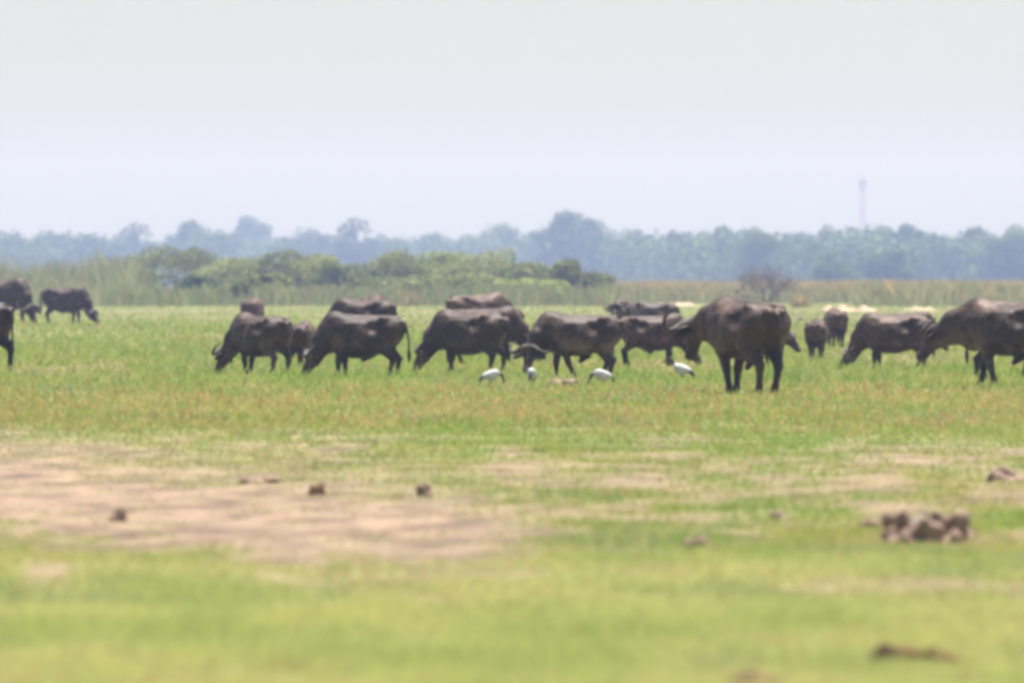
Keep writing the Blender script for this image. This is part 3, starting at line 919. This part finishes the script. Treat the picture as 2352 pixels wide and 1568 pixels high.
def ear_mesh(Hd, s):
    P = [Hd(.03, s * .11, -.05), Hd(.06, s * .18, -.06), Hd(.10, s * .26, -.07), Hd(.15, s * .33, -.08), Hd(.19, s * .37, -.085)]
    side = Hd(0, 0, 1) - Hd(0, 0, 0)
    return MB().tube(P, [.035, .075, .088, .058, .008], 8, [.022, .024, .02, .014, .006], side)

POSES = {}
def make_pose(name, vox=.024, horn=1.0, boss=1.0, **pose):
    V, Q, Hd, lat, f, u = buffalo_body(pose, vox)
    parts = [mesh_obj("body", V, Q, M["hide"], None, True)]
    for s in (1, -1):
        if horn > 0: parts.append(horn_mesh(Hd, s, horn, boss).build("horn", M["horn"]))
        parts.append(ear_mesh(Hd, s).build("ear", M["hide"]))
        mb = MB().tube([Hd(.17, s * .098, .012), Hd(.17, s * .112, .018), Hd(.17, s * .124, .022), Hd(.17, s * .130, .024)], [.022, .026, .018, .004], 8)
        parts.append(mb.build("eye", M["eye"]))
    ts = pose.get("tail", (0, 0))
    tx, ty = ts
    tl = MB().tube([(-.93, 0, 1.27), (-1.0, 0, 1.20), (-1.035 + tx * .2, ty * .2, 1.02), (-1.04 + tx * .5, ty * .55, .82), (-1.03 + tx * .8, ty * .9, .66)],
                   [.05, .036, .026, .022, .02], 7)
    tail = tl.build("tail", M["hide"])
    tuft = MB().tube([(-1.03 + tx * .8, ty * .9, .68), (-1.03 + tx * .9, ty, .60), (-1.025 + tx, ty * 1.05, .48), (-1.02 + tx, ty * 1.1, .36)],
                     [.022, .042, .038, .006], 7).build("tail_tuft", M["hair"], tail)
    parts.append(tail)
    POSES[name] = parts

make_pose("graze_near", .020, poll=(1.10, .05, .58), dir=(.42, .06, -.9), fl=(6, 0), fr=(-7, 4), hl=(-6, 0), hr=(5, 2))
make_pose("graze_left", .022, poll=(1.07, .22, .57), dir=(.40, .22, -.88), lat=(-.25, 1, 0), fl=(-5, 2), fr=(9, 0), hl=(6, 2), hr=(-5, 0), tail=(.0, .05))
make_pose("graze_low", .022, fat=1.04, poll=(1.12, -.10, .50), dir=(.66, -.12, -.74), fl=(3, 0), fr=(-4, 0), hl=(-4, 0), hr=(7, 0))
make_pose("graze_bull", .020, bull=True, horn=1.1, boss=1.25, fat=1.05, poll=(1.10, .04, .55), dir=(.50, .04, -.86), fl=(4, 0), fr=(-3, 0), hl=(2, 0), hr=(-4, 0), tail=(-.06, 0))
make_pose("graze_face", .020, lift=.07, bull=True, horn=.95, boss=1.1, poll=(1.02, .30, .68), dir=(.16, .50, -.85), lat=(-.95, .3, 0), fl=(-24, 0), fr=(2, 0), hl=(2, 0), hr=(12, 4))
make_pose("walk_big", .020, lift=.09, bull=True, horn=1.28, boss=1.3, fat=1.03, poll=(1.11, .24, 1.06), dir=(.34, .05, -.92), fl=(-14, 0), fr=(10, 2), hl=(3, 8), hr=(5, 0), tail=(.05, -.03))
make_pose("walk", .022, lift=.09, poll=(1.22, .0, 1.08), dir=(.70, .0, -.71), fl=(12, 0), fr=(-12, 6), hl=(12, 0), hr=(-10, 0))
make_pose("stand", .022, lift=.06, horn=1.05, boss=1.2, poll=(1.20, .08, 1.22), dir=(.72, .05, -.69), fl=(-4, 0), fr=(3, 0), hl=(5, 0), hr=(-8, 0))
make_pose("calf", .026, horn=.35, boss=.5, fat=.86, poll=(1.15, .1, .95), dir=(.7, .1, -.7), fl=(3, 0), fr=(-3, 0), hl=(-3, 0), hr=(4, 0))

make_pose("graze_stride", .022, lift=.04, horn=1.1, boss=1.15, fat=1.03, poll=(1.14, -.06, .62), dir=(.58, -.04, -.81), fl=(14, 2), fr=(-13, 4), hl=(-12, 0), hr=(11, 0), tail=(.0, -.04))
make_pose("head_mid", .022, horn=1.15, boss=1.2, poll=(1.20, .10, .92), dir=(.62, .12, -.77), fl=(-6, 0), fr=(7, 0), hl=(4, 0), hr=(-6, 0), tail=(.03, .05))
make_pose("head_right", .020, lift=.07, horn=1.15, boss=1.25, bull=True, fat=1.04, poll=(1.34, .08, .93), dir=(.62, .10, -.78), fl=(-13, 0), fr=(13, 0), hl=(6, 0), hr=(-8, 0))
pose_used = set()
coat = random.Random(4)
def buffalo(px, foot, size, heading, pose, label, flip=False):
    x, y, z = G(px, foot)
    t = thing("buffalo", (x, y, z - .03), R(heading), size)
    if flip: t.scale[1] = -size
    k = coat.uniform(.75, 1.2); wm = coat.uniform(0, .16)
    if pose == "calf": k, wm = 1.1, .12
    if "largest" in label and "nearest" in label: k, wm = 1.0, .10
    tint = (k * (1 + wm), k, k * (1 - wm * .8), 1)
    first = pose not in pose_used; pose_used.add(pose)
    for o in POSES[pose]:
        kids = list(o.children)
        c = o if first else o.copy()
        if not first: C.objects.link(c)
        c.parent = t; c.color = tint
        if not first:
            for q in kids:
                g = q.copy(); C.objects.link(g); g.parent = c
    tag(t, label, "buffalo", "grazing buffalo herd")
    return t

HERD = [
 (-64, 852, 0.93, 142, "stand", "buffalo cut off by the left edge, rump and one hind leg showing"),
 (20, 757, 1.08, -52, "graze_near", "dark buffalo at left edge, second back, head down facing right"),
 (151, 746, 0.98, -20, "graze_low", "small looking distant buffalo grazing rightward at far left beside the reeds"),
 (581, 768, 0.77, 80, "graze_left", "distant buffalo seen from behind above the leftmost grazing pair"),
 (598, 862, .76, 130, "graze_left", "large buffalo grazing leftward with rump and tail to the camera"),
 (692, 846, 0.62, 78, "calf", "brownish young buffalo half hidden behind the left grazing buffalo's rump"),
 (829, 869, 0.775, 168, "graze_bull", "buffalo bull in side view grazing leftward with thin hanging tail"),
 (832, 802, .86, 158, "graze_stride", "buffalo whose pale back shows above the side view bull"),
 (858, 776, .86, 82, "graze_stride", "distant buffalo rump at upper right behind the side view bull"),
 (1076, 861, .79, 150, "graze_left", "front buffalo of the centre cluster, facing left with pale shoulders"),
 (1112, 838, 0.8, 6, "graze_stride", "buffalo behind the centre cluster with neck sloping down to the right", True),
 (1098, 792, 0.93, 32, "head_mid", "rearmost buffalo of the centre cluster with a curved horn at right"),
 (1326, 872, 0.785, 180, "graze_face", "buffalo grazing with its face and horns turned to the camera"),
 (1500, 842, 0.71, 4, "graze_bull", "buffalo in side view standing behind the largest buffalo's head"),
 (1436, 778, .78, 250, "stand", "distant buffalo head on, peeking over backs right of centre"),
 (1504, 772, .72, 168, "graze_near", "distant buffalo whose back just clears the side view buffalo's back", True),
 (1712, 906, 0.975, 118, "walk_big", "largest nearest buffalo walking away with one big curved horn"),
 (1722, 840, 0.66, 2, "head_mid", "buffalo hidden behind the largest one with only its lowered head at right", True),
 (1876, 827, .60, 84, "calf", "smaller of two young buffalo seen from behind right of the largest"),
 (1919, 799, .68, 96, "calf", "larger young buffalo seen from behind near the right sandbank"),
 (2052, 850, 0.735, 172, "graze_low", "buffalo grazing leftward with head stretched to the ground at right"),
 (2085, 812, 0.67, 14, "graze_stride", "buffalo behind the right grazing one with only its back visible"),
 (2322, 872, .80, 24, "walk", "buffalo mostly hidden behind the large one at the right edge"),
 (2322, 888, .96, 152, "head_right", "large dark buffalo at right edge facing left with lowered horned head"),
]
herd_objs = [buffalo(*h) for h in HERD]

# ------------------------------------------------------------------ ibises
def ibis_parts(kind):
    h = .014
    P = grid((-.34, -.16, .1), (.34, .16, .62), h)
    up = kind == "stand"
    D = ell(P, (.02, 0, .35), (.165, .11, .125))
    D = smin(D, ell(P, (-.09, 0, .325), (.13, .085, .08)), .06)
    D = smin(D, ell(P, (.10, 0, .39), (.11, .09, .10)), .06)
    D = smin(D, cap(P, (.14, 0, .42), (.20, 0, .47) if up else (.21, 0, .40), .07, .045), .05)
    V, Q = surface_nets(D, (-.34, -.16, .1), h)
    parts = [mesh_obj("body", V, Q, M["plume_white"], None, True)]
    if up:
        nk = [(.19, 0, .46), (.24, 0, .52), (.26, 0, .58), (.30, 0, .61)]; hd = (.30, 0, .61)
        bill = [(.32, 0, .61), (.38, 0, .60), (.44, 0, .56), (.48, 0, .50)]
    else:
        nk = [(.20, 0, .41), (.28, 0, .36), (.32, 0, .28), (.34, 0, .21)]; hd = (.345, 0, .20)
        bill = [(.35, 0, .19), (.37, 0, .13), (.37, 0, .07), (.355, 0, .01)]
    neck = MB().tube(nk, [.05, .036, .030, .034], 9)
    neck.tube([Vector(hd) - Vector((.03, 0, -.01)), hd, Vector(hd) + Vector((.035, 0, -.01))], [.028, .038, .02], 9)
    parts.append(neck.build("head_and_neck", M["plume_black"]))
    parts.append(MB().tube(bill, [.016, .013, .010, .005], 7).build("bill", M["plume_black"]))
    parts.append(MB().tube([(-.12, 0, .36), (-.19, 0, .31), (-.25, 0, .24), (-.28, 0, .17)], [.05, .08, .07, .012], 9, [.04, .05, .04, .01], (0, 0, 1)).build("tail_plumes", M["plume_black"]))
    for s in (1, -1):
        parts.append(MB().tube([(.0, s * .045, .30), (.01, s * .045, .22), (-.015, s * .045, .14), (.0, s * .045, .01), (.05, s * .045, .005)], [.028, .016, .011, .010, .006], 7).build("leg", M["plume_black"]))
    return parts
IB = {"stand": ibis_parts("stand"), "feed": ibis_parts("feed")}
ib_used = set()
def ibis(px, foot, sc, heading, kind, label, dz=.07):
    x, y, z = G(px, foot)
    t = thing("ibis", (x, y, z - dz), R(heading), sc)
    for o in IB[kind]:
        c = o if kind not in ib_used else o.copy()
        if kind in ib_used: C.objects.link(c)
        c.parent = t
    ib_used.add(kind)
    tag(t, label, "ibis", "white ibises among the buffalo")
ibis(1126, 884, .66, 12, "feed", "leftmost white ibis feeding beside the centre cluster's hind legs")
ibis(1222, 882, .68, 262, "feed", "white ibis standing before the face of the buffalo looking at camera")
ibis(1386, 886, .68, 192, "feed", "white ibis feeding leftward under the hind legs of the face on buffalo")
ibis(1568, 878, .70, 160, "stand", "rightmost white ibis standing alone left of the largest buffalo", .03)

# ------------------------------------------------------------------ clods, dung and dead wood
def lump(name, px, py, wpx, hpx, mat, label, cat, seed, lobes=5, group=None, lr=(.17, .27)):
    x, y, z = G(px, py); s = FPX / y; w, h = wpx / s, hpx / s
    r = random.Random(seed); g = max(w, h) / 34
    P = grid((-w * .62, -w * .5, -.02), (w * .62, w * .5, h * 1.25), g)
    D = None
    for i in range(lobes):
        c = (r.uniform(-.30, .30) * w, r.uniform(-.2, .2) * w, r.uniform(.10, .5) * h)
        rr = (w * r.uniform(*lr), w * r.uniform(*lr), h * r.uniform(.30, .48) * (lr[0] / .17) ** .5)
        if lr[0] < .1: c = (r.uniform(-.46, .46) * w, r.uniform(-.3, .3) * w, max(.05, r.uniform(.1, .8) * (1 - abs(c[0] / w) * 1.6)) * h)
        e = ell(P, c, rr); D = e if D is None else smin(D, e, w * .06)
    D = smin(D, ell(P, (0, 0, 0), (w * .45, w * .38, h * (.45 if lr[0] > .1 else .28))), w * .04)
    nz = (vnoise(P[..., 0] / w * 9, P[..., 2] / w * 9 + P[..., 1] / w * 6, seed) - .5) * w * .09
    V, Q = surface_nets(D + nz, (-w * .62, -w * .5, -.02), g)
    o = mesh_obj(name, V, Q, mat, None, True)
    o.location = (x, y, z - .005)
    tag(o, label, cat, group)

lump("earth_mound", 1296, 888, 84, 27, M["earth"], "low brown earth mound in front of the face on buffalo", "mound", 1, 6)
lump("dung_pile", 1732, 1588, 150, 56, M["dung"], "blurred reddish brown dung pile at the bottom edge", "dung", 2, 6)
lump("dung_pile", 2040, 1522, 92, 66, M["dung"], "dark brown dung heap at the left end of the blurred foreground log", "dung", 3, 5)
lump("clod", 728, 1138, 44, 42, M["red_wood"], "dark reddish clod standing on the bare earth left of centre", "clod", 4, 4)
lump("clod", 976, 1143, 42, 40, M["earth"], "brown clod on the bare earth near the centre", "clod", 5, 4)
lump("clod", 272, 1200, 48, 44, M["earth"], "greyish brown clod on the bare earth at left", "clod", 6, 4)
lump("clod", 1606, 1262, 92, 36, M["earth"], "flat dark clod like a short log right of centre", "clod", 7, 5)
lump("clod", 596, 1112, 96, 28, M["earth"], "low dark tussocky clod above the bare earth", "clod", 8, 5)
lump("clod", 2112, 872, 46, 12, M["earth"], "small dark clod in front of the right grazing buffalo", "clod", 9, 4)
lump("clod", 1832, 736, 40, 9, M["dead_wood"], "tiny dark clod in the green behind the largest buffalo", "clod", 10, 4)
lump("clod", 2312, 1108, 96, 40, M["earth"], "dark broken clump at the right edge of the trampled ground", "clod", 11, 6)
lump("clod", 1795, 1190, 60, 26, M["earth"], "small brown clod left of the dead root", "clod", 13, 4)

lump("earth_mound", 2125, 1250, 200, 104, M["earth"], "crumbled brown earth mound under the dead root at right", "mound", 21, 20, None, (.06, .12))
lump("clod", 2205, 1236, 70, 34, M["earth"], "brown clod touching the right side of the dead root mound", "clod", 22, 5)
lump("clod", 2010, 1205, 80, 26, M["earth"], "flat brown clod just left of the dead root mound", "clod", 23, 5)

def log(px, py, length_px, label):
    x, y, z = G(px, py); s = FPX / y; L = length_px / s
    t = thing("fallen_branch", (x, y, z), R(-6))
    MB().tube([(-L * .5, 0, .03), (-L * .3, .02, .045), (-L * .05, -.01, .03), (L * .2, .02, .03), (L * .38, .0, .014), (L * .5, .03, .006)],
              [.026, .040, .027, .030, .018, .008], 9).build("limb", M["red_wood"], t)
    MB().tube([(-L * .1, 0, .04), (L * .04, -.05, .065), (L * .12, -.06, .085)], [.014, .010, .004], 6).build("side_twig", M["red_wood"], t)
    tag(t, label, "branch")
log(2135, 1516, 190, "blurred reddish fallen branch in the lower right foreground")

def root(px, py, wpx, label):
    x, y, z = G(px, py); s = FPX / y; w = wpx / s; r = random.Random(12)
    t = thing("dead_root", (x, y, z - .01))
    MB().tube([(-.10, 0, -.02), (-.09, 0, .05), (-.05, .02, .11), (-.02, .03, .15)], [.075, .07, .05, .02], 9).build("stump", M["dead_wood"], t)
    for i in range(11):
        if i < 5:                              # limbs slanting down to the right
            u = i / 4.0
            p0 = Vector((-.22 + .30 * u + r.uniform(-.03, .03), r.uniform(-.3, .3), r.uniform(.08, .20)))
            p2 = p0 + Vector((r.uniform(.20, .34), r.uniform(-.1, .1), -p0.z - .01))
        else:
            p0 = Vector((r.uniform(-.1, .1), r.uniform(-.3, .3), r.uniform(.02, .10)))
            p2 = Vector((r.uniform(-1, 1) * w * .6, r.uniform(-.5, .5), r.uniform(.0, .09)))
        p1 = p0.lerp(p2, .5) + Vector((r.uniform(-.02, .02), 0, r.uniform(.0, .04)))
        MB().tube([p0, p1, p2], [r.uniform(.008, .016), r.uniform(.014, .024), .008], 6).build("root_limb", M["dead_wood"], t)
    tag(t, label, "dead root")
root(2130, 1232, 190, "tangled dark dead root on the trampled ground at right")

# ------------------------------------------------------------------ haze
def haze():
    v = MB().box((0, 0, 0), (1, 1, 1))
    zlo, zhi = -1.2, 60.0
    verts = [(p.x * 13400, p.y * 13400, zlo if p.z < 0 else zhi) for p in v.v]
    m = bpy.data.materials.new("haze_air"); m.use_nodes = True
    n = m.node_tree.nodes; n.clear()
    out = n.new("ShaderNodeOutputMaterial"); pv = n.new("ShaderNodeVolumePrincipled")
    pv.inputs["Color"].default_value = (0.49, 0.61, 1.0, 1)
    pv.inputs["Absorption Color"].default_value = (1, 1, 1, 1)
    pv.inputs["Density"].default_value = 0.00017
    pv.inputs["Anisotropy"].default_value = 0.0
    m.node_tree.links.new(pv.outputs[0], out.inputs["Volume"])
    o = mesh_obj("haze", verts, v.f, m)
    tag(o, "pale blue dry season haze hanging over the plain", "haze", None, "stuff")
haze()
